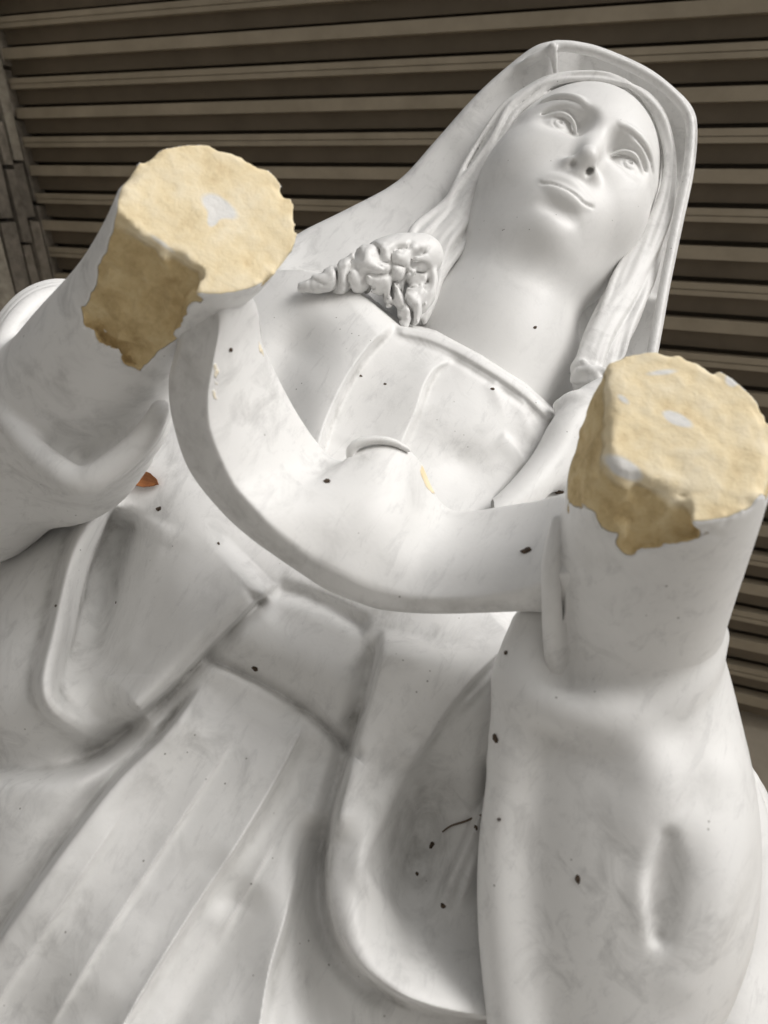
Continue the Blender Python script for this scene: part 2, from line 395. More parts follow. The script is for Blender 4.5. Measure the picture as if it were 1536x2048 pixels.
wbox(p0+zd*(ub+.012)+wall_n*.004, A1*(SR-S_WALL-sg*.2), wall_n*.2, zd*(H-ub-.02), 'lower_band', STUCCO, bw)
sw = empty('stone_wall', ceil_w(S_WALL+sg*.1, ta*.5+tb*.5, .8)); tag(sw, 'rough stone block wall with dark joints in the upper left corner', 'wall')
LW = tb-ta
V0 = wall_w(S_WALL+sg*.035, ta, -.12)
wbox(V0, A1*sg*.2, A2*LW+A1*WS[1]*LW, A3*1.9, 'mortar_bed', MORTAR, sw)
rs = np.random.RandomState(4)
hh = -.05; row = 0
while hh < 1.7:
    ch = rs.choice([.026, .05, .062, .045]) if row else .06
    t = ta+rs.rand()*.1
    while t < tb:
        ln = rs.uniform(.10, .30)
        if hh < 1.0 and t+ln > ta+.2:
            prd = rs.uniform(-.008, .008)
            c = []
            for a in (0, 1):
                for b in (0, 1):
                    for e in (0, 1):
                        j = rs.uniform(-.004, .004, 3)
                        dep = (prd if a == 0 else .06)
                        c.append(wall_w(S_WALL+sg*dep+j[0], t+b*ln+(.005 if b == 0 else -.005)+j[1], hh+e*ch+(.005 if e == 0 else -.005)+j[2]*.6))
            Q = [(0, 1, 3, 2), (4, 6, 7, 5), (0, 4, 5, 1), (2, 3, 7, 6), (0, 2, 6, 4), (1, 5, 7, 3)]
            mesh_obj('stone', c, Q, STONE[rs.choice(3, p=[.5, .25, .25])], sw, smooth=False, world=True)
        t += ln
    hh += ch; row += 1
g = mesh_obj('ground', [(-60, -60, 0), (60, -60, 0), (60, 60, 0), (-60, 60, 0)], [(0, 1, 2, 3)], GROUND, smooth=False, world=True); g['kind'] = 'structure'

# ------------------------------------------------------------------ the statue
statue = empty('statue', toW(P(600, 1330, .55))*np.array([1, 1, 0]))
tag(statue, 'white marble statue of a veiled woman with both hands broken off', 'statue')

# --- head, neck and skin of the chest
HR = np.array([[.884, .43, .185], [-.468, .812, .348], [-.001, -.394, .919]])       # head axes in camera axes
HT = np.array([.16958, .29780, -.65324])
def hc(x, y, z):                               # head coordinates (origin between the eyes) -> (x, y, depth)
    v = HR @ np.array([x, y, z])+HT; return np.array([v[0], v[1], -v[2]])
HA = HR.copy(); HA[2] *= -1                    # ellipsoid axes in (x, y, depth)
head = Field((-.005, .045, .535), (.27, .40, .80), .0011)
EYEDY = 0.
def dy(s_): return EYEDY*(s_ > 0)
def hchain(pts, r, k=.004, op='add', sym=True, n=5):
    for s_ in ((1, -1) if sym else (1,)): head.chain([hc(s_*p[0], p[1]+dy(s_), p[2]) for p in pts], r, k, op, n)
def hell(c, r, k=.004, op='add', sym=False):
    for s_ in ((1, -1) if sym else (1,)): head.ell(hc(s_*c[0], c[1]+dy(s_), c[2]), r, HA, k, op)
hell((0, .030, -.085), (.076, .088, .098), .01)
hell((0, -.012, -.060), (.067, .098, .066), .03)
hell((0, -.085, -.030), (.034, .030, .034), .03)
hchain([(.056, -.04, -.075), (.044, -.078, -.052), (.016, -.100, -.024)], [.016, .015, .013], .03)
hell((.034, -.036, -.027), (.030, .034, .027), .035, sym=True)
EYEDY = -.0035
hchain([(.012, .018, -.006), (.030, .023, -.0075), (.047, .015, -.022)], [.009, .0085, .008], .022)
hell((.033, .000, .0165), (.0190, .0105, .0150), .014, 'cut', sym=True)
hell((.0165, .003, .0115), (.0070, .010, .0095), .012, 'cut', sym=True)
# eyes
hell((0.0325, -.001, -.0090), (0.0138, .0140, .0130), .0025, sym=True)
hchain([(0.0132, -.0040, -.0005), (0.0221, .0058, .0046), (0.0331, .0086, .0052), (0.0435, .0046, -.0006), (0.0512, -.0030, -.0090)], [.0009, .0018, .0020, .0018, .0011], .0018)
hchain([(0.0132, -.0040, -.0005), (0.0226, -.0086, .0020), (0.0331, -.0106, .0022), (0.0424, -.0080, -.0022), (0.0501, -.0030, -.0085)], [.0008, .0012, .0014, .0012, .0008], .0022)
hchain([(0.0176, .0075, .0015), (0.0248, .0118, .0056), (0.0347, .0136, .0052), (0.0457, .0088, -.0014), (0.0528, .0005, -.0105)], [.0004, .0007, .0008, .0007, .0004], .0040, 'cut')
for s_ in (1, -1):
    cx = .0325*s_+.001; th = np.linspace(0, 2*np.pi, 25); ey = dy(s_)
    head.chain([hc(cx+.0060*math.cos(a), .0004+ey+.0060*math.sin(a), .0037-abs(.0060*math.cos(a))*.10) for a in th], .0009, .0006, 'cut', 1)
    head.chain([hc(cx-.0010, .0016+ey, .0046), hc(cx+.0008, .0022+ey, .0046)], .0024, .0006, 'cut')
    head.chain([hc(cx+.0016, .0030+ey, .0020), hc(cx+.0016, .0030+ey, .0030)], .0012, .0006, 'add')
EYEDY = 0.
# nose
hchain([(0, .014, -.002), (0, -.004, .0055), (0, -.022, .0138), (0, -.035, .0190)], [.0068, .0058, .0060, .0062], .012, sym=False)
hell((0, -.0400, .0188), (.0070, .0066, .0072), .007)
hell((.0096, -.0452, .0088), (.0056, .0054, .0082), .007, sym=True)
hchain([(0, -.044, .0185), (0, -.0500, .0125)], [.0032, .0034], .004, sym=False)
# mouth: lips laid along their line on the muzzle
hell((0, -.070, -.0150), (.026, .022, .0240), .024)
hell((0, -.0935, .0125), (.013, .0056, .0070), .010, 'cut')
hell((0, -.1035, -.0070), (.0150, .0140, .0150), .014)
def on_head(pts, off, r, k, op):
    ds = [head.depth(*q) for q in pts]
    head.chain([P(q[0], q[1], d+off) for q, d in zip(pts, ds)], r, k, op, n=8)
on_head([(1090,364),(1108,359),(1132,366),(1156,384),(1176,406)], .0026, [.0004, .0020, .0026, .0020, .0004], .008, 'add')
on_head([(1092,374),(1108,382),(1131,395),(1154,408),(1173,416)], .0030, [.0005, .0042, .0058, .0046, .0005], .006, 'add')
on_head([(1080,364),(1086,367),(1103,367),(1130,376),(1152,390),(1167,405),(1183,414),(1188,415)], .0002, [.0004, .0010, .0013, .0013, .0013, .0012, .0010, .0004], .0014, 'cut')
d_ = head.depth(1178, 344); head.chain([P(1178, 345, d_-.001), P(1180, 341, d_+.003), P(1182, 338, d_+.006)], [.0027, .0025, .0018], .0020, 'cut', n=4)
d_ = head.depth(1144, 329); head.chain([P(1143, 330, d_-.0004), P(1147, 327, d_+.0016)], [.0022, .0018], .0030, 'cut', n=4)
# brows: a sharp carved edge with a soft hollow below it
for br in ([(1082,208),(1106,199),(1132,197),(1156,204),(1171,219)], [(1236,254),(1262,267),(1285,290),(1299,318),(1304,345)]):
    ds = [head.depth(*q) for q in br]
    head.chain([P(q[0], q[1], d-.0002) for q, d in zip(br, ds)], [.0004, .0011, .0014, .0012, .0004], .0012, 'cut')
    head.chain([P(q[0]+3, q[1]-7, d+.0012) for q, d in zip(br, ds)], [.0004, .0015, .0017, .0014, .0004], .0045)
# neck and breast
jaw = hc(0, -.072, -.070)
head.chain([jaw, P(1030, 575, .672), P(985, 690, .650), P(935, 830, .640), P(905, 900, .635)], [.050, .0515, .0535, .056, .058], .024, n=12, ks=.006)
head.chain([P(835, 700, .690), P(960, 760, .685), P(1100, 820, .690)], [.050, .055, .050], .04, n=8, ks=.006)
Vh, Qh = head.skin()
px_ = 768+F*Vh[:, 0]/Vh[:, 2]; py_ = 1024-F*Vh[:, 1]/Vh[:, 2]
nostril_shade = np.exp(-((px_-1179)/8)**2-((py_-343)/7)**2)+.7*np.exp(-((px_-1144)/9)**2-((py_-329)/7)**2)  # shade inside both nostrils, painted in as dark colour
mesh_obj('head', Vh, Qh, CLEAN, statue, attrs={'soil': np.maximum(.8*cavity(Vh, Qh), 1.6*nostril_shade)})

# --- garments: a relief of folds worked over a smooth base depth, with real thickness behind
class Relief:
    def __init__(s, x0, y0, x1, y1, step, ctrl, lam=2e-4):
        s.x = np.arange(x0, x1+step, step, float); s.y = np.arange(y0, y1+step, step, float); s.step = step
        s.GX, s.GY = np.meshgrid(s.x, s.y)
        A = np.array(ctrl, float); Q = A[:, :2]/1000; z = A[:, 2]
        U = lambda r2: np.where(r2 > 0, r2*np.log(np.maximum(r2, 1e-12)), 0)
        K = U(((Q[:, None]-Q[None])**2).sum(-1))+lam*np.eye(len(A)); B = np.c_[np.ones(len(A)), Q]
        S = np.block([[K, B], [B.T, np.zeros((3, 3))]]); cf = np.linalg.solve(S, np.r_[z, 0, 0, 0])
        D = cf[-3]+cf[-2]*s.GX/1000+cf[-1]*s.GY/1000
        for q, c in zip(Q, cf): D = D+c*U((s.GX/1000-q[0])**2+(s.GY/1000-q[1])**2)
        s.D = D
    def dist(s, poly, n=10):
        C = catmull(np.array(poly, float), n); best = np.full(s.GX.shape, 1e9); sg_ = np.zeros(s.GX.shape); tt = np.zeros(s.GX.shape)
        L = np.r_[0, np.cumsum(np.linalg.norm(np.diff(C, axis=0), axis=1))]; L /= L[-1]
        for i in range(len(C)-1):
            a, b = C[i], C[i+1]; d = b-a; l2 = d.dot(d)+1e-9
            x = s.GX-a[0]; y = s.GY-a[1]; t = np.clip((x*d[0]+y*d[1])/l2, 0, 1)
            q = (x-t*d[0])**2+(y-t*d[1])**2; m = q < best
            best[m] = q[m]; sg_[m] = (d[0]*y-d[1]*x)[m]; tt[m] = (L[i]+t*(L[i+1]-L[i]))[m]
        return np.sqrt(best), np.where(sg_ >= 0, 1, -1), tt
    def ridge(s, poly, amp, wl, wr=None, fade=(.15, .15), p=2.0):
        """raise (amp > 0) or sink a fold; wl / wr = reach to the left / right of the direction of travel"""
        wr = wl if wr is None else wr
        d, g_, t = s.dist(poly); w_ = np.where(g_ > 0, wr, wl)
        f = np.ones_like(t)
        if fade[0] > 0: f = f*np.clip(t/fade[0], 0, 1)
        if fade[1] > 0: f = f*np.clip((1-t)/fade[1], 0, 1)
        f = f*f*(3-2*f)
        s.D = s.D-amp*f*np.exp(-(d/w_)**p)
    def dent(s, x, y, rx, ry, ang, amp):
        a = math.radians(ang); u = (s.GX-x)*math.cos(a)+(s.GY-y)*math.sin(a); v = -(s.GX-x)*math.sin(a)+(s.GY-y)*math.cos(a)
        s.D = s.D+amp*np.exp(-(u/rx)**2-(v/ry)**2)
    def inside(s, poly):
        pts = np.array(poly, float); c = np.zeros(s.GX.shape, bool)
        for (x1, y1), (x2, y2) in zip(pts, np.roll(pts, -1, 0)):
            if y1 == y2: continue
            c ^= ((s.GY > y1) != (s.GY > y2)) & (s.GX < (x2-x1)*(s.GY-y1)/(y2-y1)+x1)
        return c
    def edge_dist(s, poly):
        pts = np.array(poly, float); b = np.full(s.GX.shape, 1e9)
        for a, e in zip(pts, np.roll(pts, -1, 0)):
            d = e-a; t = np.clip(((s.GX-a[0])*d[0]+(s.GY-a[1])*d[1])/(d.dot(d)+1e-9), 0, 1)
            b = np.minimum(b, np.hypot(s.GX-a[0]-t*d[0], s.GY-a[1]-t*d[1]))
        return np.where(s.inside(poly), -b, b)
    def at(s, px, py):
        i = int(np.clip(round((py-s.y[0])/s.step), 0, len(s.y)-1)); j = int(np.clip(round((px-s.x[0])/s.step), 0, len(s.x)-1)); return s.D[i, j]

base = [(820,655,.582),(900,690,.578),(1000,745,.577),(1090,815,.583),(700,640,.570),(560,590,.580),(400,600,.60),(100,700,.62),(-200,700,.64),
        (850,800,.553),(980,870,.558),(650,760,.548),(560,680,.558),(760,900,.535),(900,1000,.530),(1050,950,.555),(1130,900,.572),(1230,820,.605),
        (700,1050,.502),(560,1180,.470),(640,1270,.455),(450,1000,.490),(330,900,.520),(330,1100,.470),(200,1000,.49),(0,1000,.52),(-200,1100,.55),
        (560,1330,.450),(450,1500,.425),(300,1700,.398),(150,1900,.380),(0,1700,.408),(-200,1800,.43),(600,1700,.398),(550,2000,.370),(300,2048,.362),(0,2100,.375),
        (200,1400,.430),(0,1300,.452),(-200,1400,.48),(400,1250,.452),(760,1500,.425),(750,1800,.392),(850,2000,.378),(900,1280,.435),(950,1600,.425),
        (1150,1400,.450),(1200,1800,.430),(1400,1800,.460),(1250,2200,.41),(700,2300,.34),(200,2300,.335),(-200,2200,.37),(1500,2200,.47)]
R = Relief(-180, 540, 1500, 2280, 3.2, base)
# bodice
R.ridge([(915,716),(872,734),(848,770),(832,820),(806,880),(780,940)], .0075, 7, 70, (.25, .1), 1.6)
R.ridge([(935,724),(890,736),(868,765),(852,815)], -.0012, 30, 8, (.3, .3))
R.ridge([(790,640),(738,690),(692,755),(652,840),(632,905)], .016, 9, 85, (.15, .0), 1.7)
R.ridge([(650,610),(595,690),(560,760),(550,850)], -.014, 60, 55, (.45, .0))
R.ridge([(985,760),(1000,800),(1006,840)], .0014, 8, 16, (.1, .6))
R.ridge([(1035,780),(1050,820),(1066,870),(1075,910)], .0016, 7, 20, (.3, .5))
R.ridge([(1000,865),(1035,900),(1060,935)], .0022, 8, 26)
R.ridge([(1120,840),(1100,900),(1060,950),(1005,1005)], -.010, 26, 14, (.1, .0))
R.dent(930, 930, 60, 40, 30, .004)
# belt
R.ridge([(400,1312),(480,1345),(560,1388),(640,1445),(705,1510)], -.0085, 16, 8, (.06, .0), 1.6)
R.ridge([(455,1262),(560,1300),(660,1360),(730,1420)], .006, 60, 50, (.1, .1))
R.ridge([(545,1175),(640,1205),(740,1260)], -.006, 18, 18, (.1, .1))
# skirt
R.ridge([(400,1362),(312,1470),(219,1558),(104,1704),(0,1850),(-120,2020)], -.012, 10, 26, (.12, .0), 1.4)
R.ridge([(414,1362),(326,1474),(233,1564),(118,1712),(14,1858),(-106,2028)], .016, 80, 7, (.12, .0), 1.3)
R.ridge([(560,1420),(470,1560),(360,1730),(240,1900),(150,2060)], .004, 80, 80)
R.ridge([(612,1440),(560,1545),(480,1680),(380,1830),(270,2010),(180,2180)], .010, 9, 50, (.05, .0), 1.2)
R.ridge([(650,1470),(590,1580),(520,1700),(430,1850)], -.004, 30, 30)
R.ridge([(470,1700),(390,1810),(280,1980),(200,2120)], -.003, 50, 50)
R.ridge([(600,1700),(572,1830),(540,1940),(520,2060),(500,2200)], .010, 8, 50, (.3, .0), 1.2)
R.ridge([(520,1760),(450,1880),(370,2010),(300,2150)], -.006, 40, 40)
R.ridge([(650,1620),(632,1760),(640,1900),(670,2060)], -.014, 60, 50, (.15, .0))
R.ridge([(505,1425),(410,1565),(300,1735),(190,1905),(90,2070)], .0035, 6, 45, (.3, .1), 1.2)
R.ridge([(270,1590),(150,1770),(30,1950),(-60,2090)], .0035, 6, 40, (.3, .0), 1.2)
R.ridge([(560,1660),(500,1770),(430,1890)], .0030, 6, 34, (.3, .3), 1.2)
# hanging sleeve at the left: rolled rim round a hollow
rim_l = [(195,985),(165,1080),(135,1180),(108,1280),(92,1362),(112,1425),(182,1458),(255,1432),(335,1368),(430,1268),(530,1178)]
R.ridge([(100,1530),(200,1500),(300,1425),(400,1315),(530,1185)], -.012, 26, 20, (.2, .05))
R.ridge([(-150,1520),(0,1530),(100,1528),(190,1502),(290,1425)], -.024, 70, 26, (.05, .1))
R.dent(215, 1180, 80, 190, 14, .046)
R.ridge([(548,1162),(430,1278),(330,1380),(255,1440),(200,1470)], .013, 8, 110, (.1, .2))
R.ridge([(270,1010),(240,1120),(215,1230),(190,1330)], -.010, 22, 30)
R.ridge([(236,1010),(207,1075),(182,1145),(154,1262),(132,1345),(140,1392)], -.026, 75, 9, (.1, .3), 1.6)
R.ridge([(330,1040),(290,1150),(260,1250),(245,1340)], .006, 24, 50)
R.ridge([(212,975),(178,1050),(145,1130),(116,1260),(92,1360),(104,1412),(150,1448),(195,1462),(250,1440)], .026, 26, 24, (.05, .35), 3)
R.ridge(rim_l[6:], .006, 30, 60, (.2, .1))
R.ridge([(200,980),(130,1020),(60,1070),(-40,1130)], -.012, 30, 30, (.1, .0))
R.dent(-20, 1350, 120, 160, 0, -.006)
# central hanging fold with its hollow
R.ridge([(775,1255),(752,1370),(712,1500),(676,1640),(660,1750),(676,1850),(726,1932),(810,1992),(920,2025),(1040,2035),(1150,2040)], .028, 120, 9, (.05, .0))
R.ridge([(755,1265),(728,1370),(690,1500),(652,1640),(636,1750),(650,1860),(705,1950),(800,2012)], -.008, 16, 22, (.1, .1))
R.dent(835, 1690, 62, 150, 14, .026)
R.ridge([(845,1475),(795,1580),(748,1672),(730,1740),(765,1795),(815,1880)], .006, 12, 30, (.1, .2))
R.ridge([(1000,1560),(950,1660),(900,1760),(868,1830)], .010, 30, 10, (.1, .3))
R.ridge([(985,1640),(945,1740),(915,1830)], .004, 14, 10, (.1, .3))
R.ridge([(1040,1265),(960,1340),(900,1410),(850,1490),(815,1570)], .010, 8, 70, (.05, .3), 1.6)
R.ridge([(1035,1305),(960,1375),(900,1440)], .003, 8, 30, (.1, .3))
R.dent(945, 1530, 60, 80, 30, -.010)
R.ridge([(1005,1500),(998,1640),(1005,1800),(1030,1960)], -.020, 40, 30, (.1, .1))
R.dent(905, 1260, 130, 60, 0, .010)
# where the garment ends it turns away behind the skin, hair and arms
outl = [(-400,800),(120,740),(400,600),(540,520),(690,560),(800,652),(870,666),(960,710),(1050,768),(1108,826),(1112,900),(1200,1000),(1260,1300),(1380,1600),(1440,1800),(1460,2400),(-400,2400)]
e = R.edge_dist(outl)
R.ridge([(790,655),(870,674),(958,720),(1046,778),(1100,828)], .0035, 9, 13, (.05, .0), 4)
R.ridge([(785,680),(862,698),(946,744),(1034,802),(1085,850)], -.0012, 6, 6, (.1, .1))
R.D = R.D+.05*np.clip((e+2)/12, 0, 1)**1.5
R.D = R.D+.0006*vnoise(R.GX/70, R.GY/70, 0*R.GX, 3)+.00007*vnoise(R.GX/22, R.GY/22, 0*R.GX, 4)
h_, w_ = R.D.shape
keep = e < 10
VG = np.stack([(R.GX-768)/F*R.D, (1024-R.GY)/F*R.D, R.D], -1)
# soil that gathers in the hollows of the relief (deep, narrow places)
def blur(A, n):
    for ax in (0, 1):
        k = 2*n+1; c = np.cumsum(np.pad(A, [(n+1, n) if a == ax else (0, 0) for a in (0, 1)], 'edge'), axis=ax)
        A = (np.take(c, range(k, c.shape[ax]), ax)-np.take(c, range(0, c.shape[ax]-k), ax))/k
    return A
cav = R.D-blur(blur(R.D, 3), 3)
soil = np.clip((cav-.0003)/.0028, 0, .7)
g_ = np.exp(-((R.GX-838)/75)**2-((R.GY-1690)/150)**2); soil = np.maximum(soil, .6*g_)
g_ = np.exp(-((R.GX-760)/40)**2-((R.GY-1240)/30)**2); soil = np.maximum(soil, .8*g_)
d_, _, t_ = R.dist([(410,1318),(560,1390),(700,1505)]); soil = np.maximum(soil, .55*np.exp(-(d_/10)**2))
d_, _, t_ = R.dist([(770,1265),(705,1500),(655,1750)]); soil = np.maximum(soil, .45*np.exp(-(d_/10)**2))
d_, _, t_ = R.dist([(700,1910),(800,1995),(930,2030)]); soil = np.maximum(soil, .5*np.exp(-(d_/10)**2))
for bx, by, rx, ry, am in ((920, 905, 60, 22, .6), (1065, 905, 26, 40, .5), (1040, 960, 40, 30, .45), (330, 1480, 60, 20, .4), (830, 1905, 50, 22, .5), (640, 1235, 60, 16, .45)):
    soil = np.maximum(soil, am*np.exp(-((R.GX-bx)/rx)**2-((R.GY-by)/ry)**2))
sleeve_poly = [(-400,985),(200,975),(545,1165),(420,1300),(300,1428),(190,1505),(95,1532),(-400,1530)]
drape_poly = [(772,1225),(738,1375),(698,1500),(662,1640),(646,1750),(662,1858),(716,1944),(805,2004),(920,2038),(1040,2048),(1600,2060),(1600,1100),(1050,1100)]
belt_poly = [(545,1165),(400,1318),(560,1392),(702,1512),(738,1375),(772,1225),(640,1180)]
cellx = R.GX[:-1, :-1]+R.step/2; RR = Relief.__new__(Relief); RR.GX = cellx; RR.GY = R.GY[:-1, :-1]+R.step/2
m_s, m_d, m_b = RR.inside(sleeve_poly), RR.inside(drape_poly), RR.inside(belt_poly)
m_b &= ~m_d; m_s &= ~m_d & ~m_b
ok = keep[:-1, :-1] & keep[1:, :-1] & keep[:-1, 1:] & keep[1:, 1:]
ID = np.arange(h_*w_).reshape(h_, w_)
# vertex normals of the whole relief, so the pieces meet without a seam
gv_ = np.gradient(VG, axis=0); gu_ = np.gradient(VG, axis=1)
NG = np.cross(gu_, gv_); NG /= np.linalg.norm(NG, axis=2, keepdims=True); NG *= -np.sign((NG*VG).sum(-1, keepdims=True))
NG = (NG*np.array([1, 1, -1])) @ RW.T
QA = np.stack([ID[:-1, :-1], ID[1:, :-1], ID[1:, 1:], ID[:-1, 1:]], -1)
def relief_part(name, m):
    Q = QA[m & ok]
    thick = .035
    # border edges get a wall to a back sheet: a solid piece
    E_ = np.vstack([Q[:, [0, 1]], Q[:, [1, 2]], Q[:, [2, 3]], Q[:, [3, 0]]])
    key = np.sort(E_, 1); kk = key[:, 0].astype(np.int64)*(h_*w_)+key[:, 1]
    u, first, cnt = np.unique(kk, return_index=True, return_counts=True); B = E_[first[cnt == 1]]
    used, inv = np.unique(Q, return_inverse=True); Q2 = inv.reshape(Q.shape)
    mp_ = {int(v): i for i, v in enumerate(used)}
    V = VG.reshape(-1, 3)[used]; s_ = soil.ravel()[used]
    bv = np.unique(B); nb = len(V); bm_ = {int(v): nb+i for i, v in enumerate(bv)}
    Vb = VG.reshape(-1, 3)[bv]; Vb = Vb*((Vb[:, 2:3]+thick)/Vb[:, 2:3])
    W_ = np.array([[mp_[int(b)], mp_[int(a)], bm_[int(a)], bm_[int(b)]] for a, b in B])
    o = mesh_obj(name, np.vstack([V, Vb]), np.vstack([Q2, W_]), MARBLE, statue, attrs={'soil': np.r_[s_, np.zeros(len(Vb))]})
    o.data.normals_split_custom_set_from_vertices(np.vstack([NG.reshape(-1, 3)[used], NG.reshape(-1, 3)[bv]]).tolist())
    return o
relief_part('dress', ~m_s & ~m_d & ~m_b); relief_part('belt', m_b); relief_part('hanging_sleeve', m_s); relief_part('cloak_fold', m_d)

# --- the two forearms with their broken ends
ga = Field((-.24, -.04, .29), (-.03, .175, .52), .0011)
def on_plane(px, py, p, n):
    r = np.array([(px-768)/F, (1024-py)/F, 1.]); return r*(p.dot(n)/r.dot(n))
A0, A1_ = P(125, 845, .450), P(418, 436, .346)
axl = unit(A1_-P(275, 615, .388))
ga.chain([A0, P(200, 730, .416), P(275, 617, .388), P(360, 512, .362), A1_, A1_+axl*.045], [.043, .0360, .0290, .0305, .0328, .0335], 0, n=14, ks=.005)
fc = P(422, 432, .346); fn = unit([.34, .26, -.90])
pa, pb, pc_ = P(176, 590, ga.depth(176, 590)), on_plane(404, 528, fc, fn), P(290, 740, ga.depth(290, 740))
cn = unit(np.cross(pb-pa, pc_-pa)); cn *= -np.sign(cn[2])
def ray_plane(x1, y1, x2, y2, x3, y3):           # plane of sight lines through two pixels, facing a third
    n = np.cross(P(x1, y1, 1), P(x2, y2, 1)); return (P(x1, y1, .4), n*np.sign(n.dot(P(x3, y3, 1))))
Va0 = ga.V.copy()
ga.plane(fc, fn, .0012, .0009, 45, 3)
ga.plane(pc_, cn, .0014, .0020, 150, 5, only=[ray_plane(170, 640, 285, 748, 300, 560), ray_plane(285, 748, 372, 700, 300, 560), ray_plane(402, 520, 362, 660, 280, 560)])
def lumpy(fd, V0, p, n, seed, amp, reach=.012, scale=85.):
    sl_, g = fd.box(fd.lo, fd.lo+fd.h*fd.n); sh = fd.V.shape
    q = -((g[0]-p[0])*n[0]+(g[1]-p[1])*n[1]+(g[2]-p[2])*n[2])
    N = fbm(np.broadcast_to(g[0], sh)*scale, np.broadcast_to(g[1], sh)*scale, np.broadcast_to(g[2], sh)*scale, seed)
    near = np.clip(1+V0/.0050, 0, 1)
    fd.V += (np.clip(N+.15, 0, 2)*amp*near*np.clip(1-q/reach, 0, 1)**1.5).astype(np.float32)
lumpy(ga, Va0, fc, fn, 17, .0050)
# a wide sleeve end turned back round the forearm, with a soft rolled hem
ga.chain([P(-60, 960, .48), P(50, 880, .462), P(130, 820, .445)], [.052, .046, .041], .010, n=8)
CUFF = [P(165, 592, .480), P(110, 594, .468), P(55, 622, .450), P(8, 690, .432), P(-2, 790, .412), P(45, 874, .397), P(110, 936, .388), P(168, 964, .384), P(232, 927, .384), P(290, 872, .388), P(324, 812, .397)]
for dd, rr, kk in ((.045, 1.5, .012), (.022, 1.15, .010), (0, .82, .004)):
    ga.chain([q*((q[2]+dd)/q[2]) for q in CUFF], np.array([.005, .0065, .0065, .006, .0058, .0062, .0068, .0072, .0066, .0056, .004])*rr, kk, n=8, ks=.003)
ga.chain([P(-90, 820, .510), P(0, 895, .492), P(90, 945, .472), P(165, 942, .458), P(240, 895, .446)], [.038, .035, .032, .027, .019], .006)
Va, Qa = ga.skin()
keepV = ga.V; ga.V = Va0; pl = np.clip(-ga.sample(Va)/.0014, 0, 1.05); ga.V = keepV
ta_ = (Va-A0)@axl/np.linalg.norm(A1_-A0); pl = np.where(ta_ > .40, pl, 0)
px_ = 768+F*Va[:, 0]/Va[:, 2]; py_ = 1024-F*Va[:, 1]/Va[:, 2]
pl = np.where((py_ < 800) & (Va[:, 2] < .43), pl, 0)
def blob(x, y, rx, ry, ang):
    a = math.radians(ang); u = (px_-x)*math.cos(a)+(py_-y)*math.sin(a); v = -(px_-x)*math.sin(a)+(py_-y)*math.cos(a)
    return np.exp(-(u/rx)**2-(v/ry)**2)
pt = 1.0*blob(436, 414, 46, 19, 30)+.8*blob(424, 442, 12, 18, 20)+.55*blob(325, 488, 60, 9, 36)+.4*blob(500, 520, 40, 14, -20)
och = np.clip((np.abs((Va-fc)@fn)-.0035)/.002, 0, 1)
mesh_obj('forearm', Va, Qa, STUMP, statue, attrs={'plaster': pl, 'ochre': och, 'patch': pt, 'soil': .6*cavity(Va, Qa, 24, .0002, .0018)*(pl < .3)+.55*blob(300,745,60,14,20)+.5*blob(215,700,40,12,40)})

gb = Field((.055, -.18, .27), (.20, .075, .47), .0010)
B0, B1 = P(1240, 1400, .418), P(1330, 850, .318)
axr = unit(B1-B0)
gb.chain([B0, P(1268, 1270, .385), P(1320, 1010, .344), P(1345, 865, .320), P(1352, 820, .31), P(1366,760,.295)], [.040, .0355, .0370, .0362, .0352, .034], 0, n=14, ks=.005)
gb.chain([P(1112, 1040, .36), P(1103, 1120, .357), P(1104, 1230, .360), P(1112, 1340, .372), P(1120, 1400, .39)], [.002, .0042, .0045, .005, .004], .007)
fc2 = P(1365, 872, .317); fn2 = unit([.02, .50, -.86])
dA, dB = gb.depth(1240, 1106), gb.depth(1132, 985)
qa_ = on_plane(1210, 918, fc2, fn2); qb_ = on_plane(1400, 990, fc2, fn2); qc_ = P(1240, 1106, dA)
cn2 = unit(np.cross(qb_-qa_, qc_-qa_)); cn2 *= -np.sign(cn2[2])
ra_ = on_plane(1218, 778, fc2, fn2); rb_ = on_plane(1222, 935, fc2, fn2); rc_ = P(1132, 985, dB)
cn3 = unit(np.cross(rb_-ra_, rc_-ra_)); cn3 *= -np.sign(cn3[2])
Vb0 = gb.V.copy()
gb.plane(fc2, fn2, .0012, .0010, 60, 8)
gb.plane(qc_, cn2, .0018, .0020, 120, 9, only=[ray_plane(1125, 1075, 1250, 1112, 1250, 1000), ray_plane(1250, 1112, 1400, 1060, 1250, 1000), ray_plane(1396, 985, 1388, 1070, 1250, 1000)])
lumpy(gb, Vb0, fc2, fn2, 23, .0056, .014, 75.)
gb.plane(rc_, cn3, .0026, .0018, 110, 11, only=[ray_plane(1125, 1050, 1230, 1080, 1200, 950)])
Vb_, Qb_ = gb.skin()
keepV = gb.V; gb.V = Vb0; pl = np.clip(-gb.sample(Vb_)/.0014, 0, 1.05); gb.V = keepV
px_ = 768+F*Vb_[:, 0]/Vb_[:, 2]; py_ = 1024-F*Vb_[:, 1]/Vb_[:, 2]
nz = vnoise(Vb_[:, 0]*160, Vb_[:, 1]*160, Vb_[:, 2]*160, 31)*.35
pt = 1.0*blob(1354, 838, 36, 13, 24)+1.1*blob(1252, 938, 50, 24, 30)+.85*blob(1245, 797, 26, 10, 38)+.8*blob(1320, 745, 44, 10, -6)+.7*blob(1462, 762, 18, 16, 40)
och = np.clip((np.abs((Vb_-fc2)@fn2)-.0035)/.002, 0, 1)
mesh_obj('forearm', Vb_, Qb_, STUMP, statue, attrs={'plaster': pl, 'ochre': och, 'patch': pt, 'soil': .35*cavity(Vb_, Qb_)*(pl < .3)+.45*blob(1180,1200,70,160,5)})

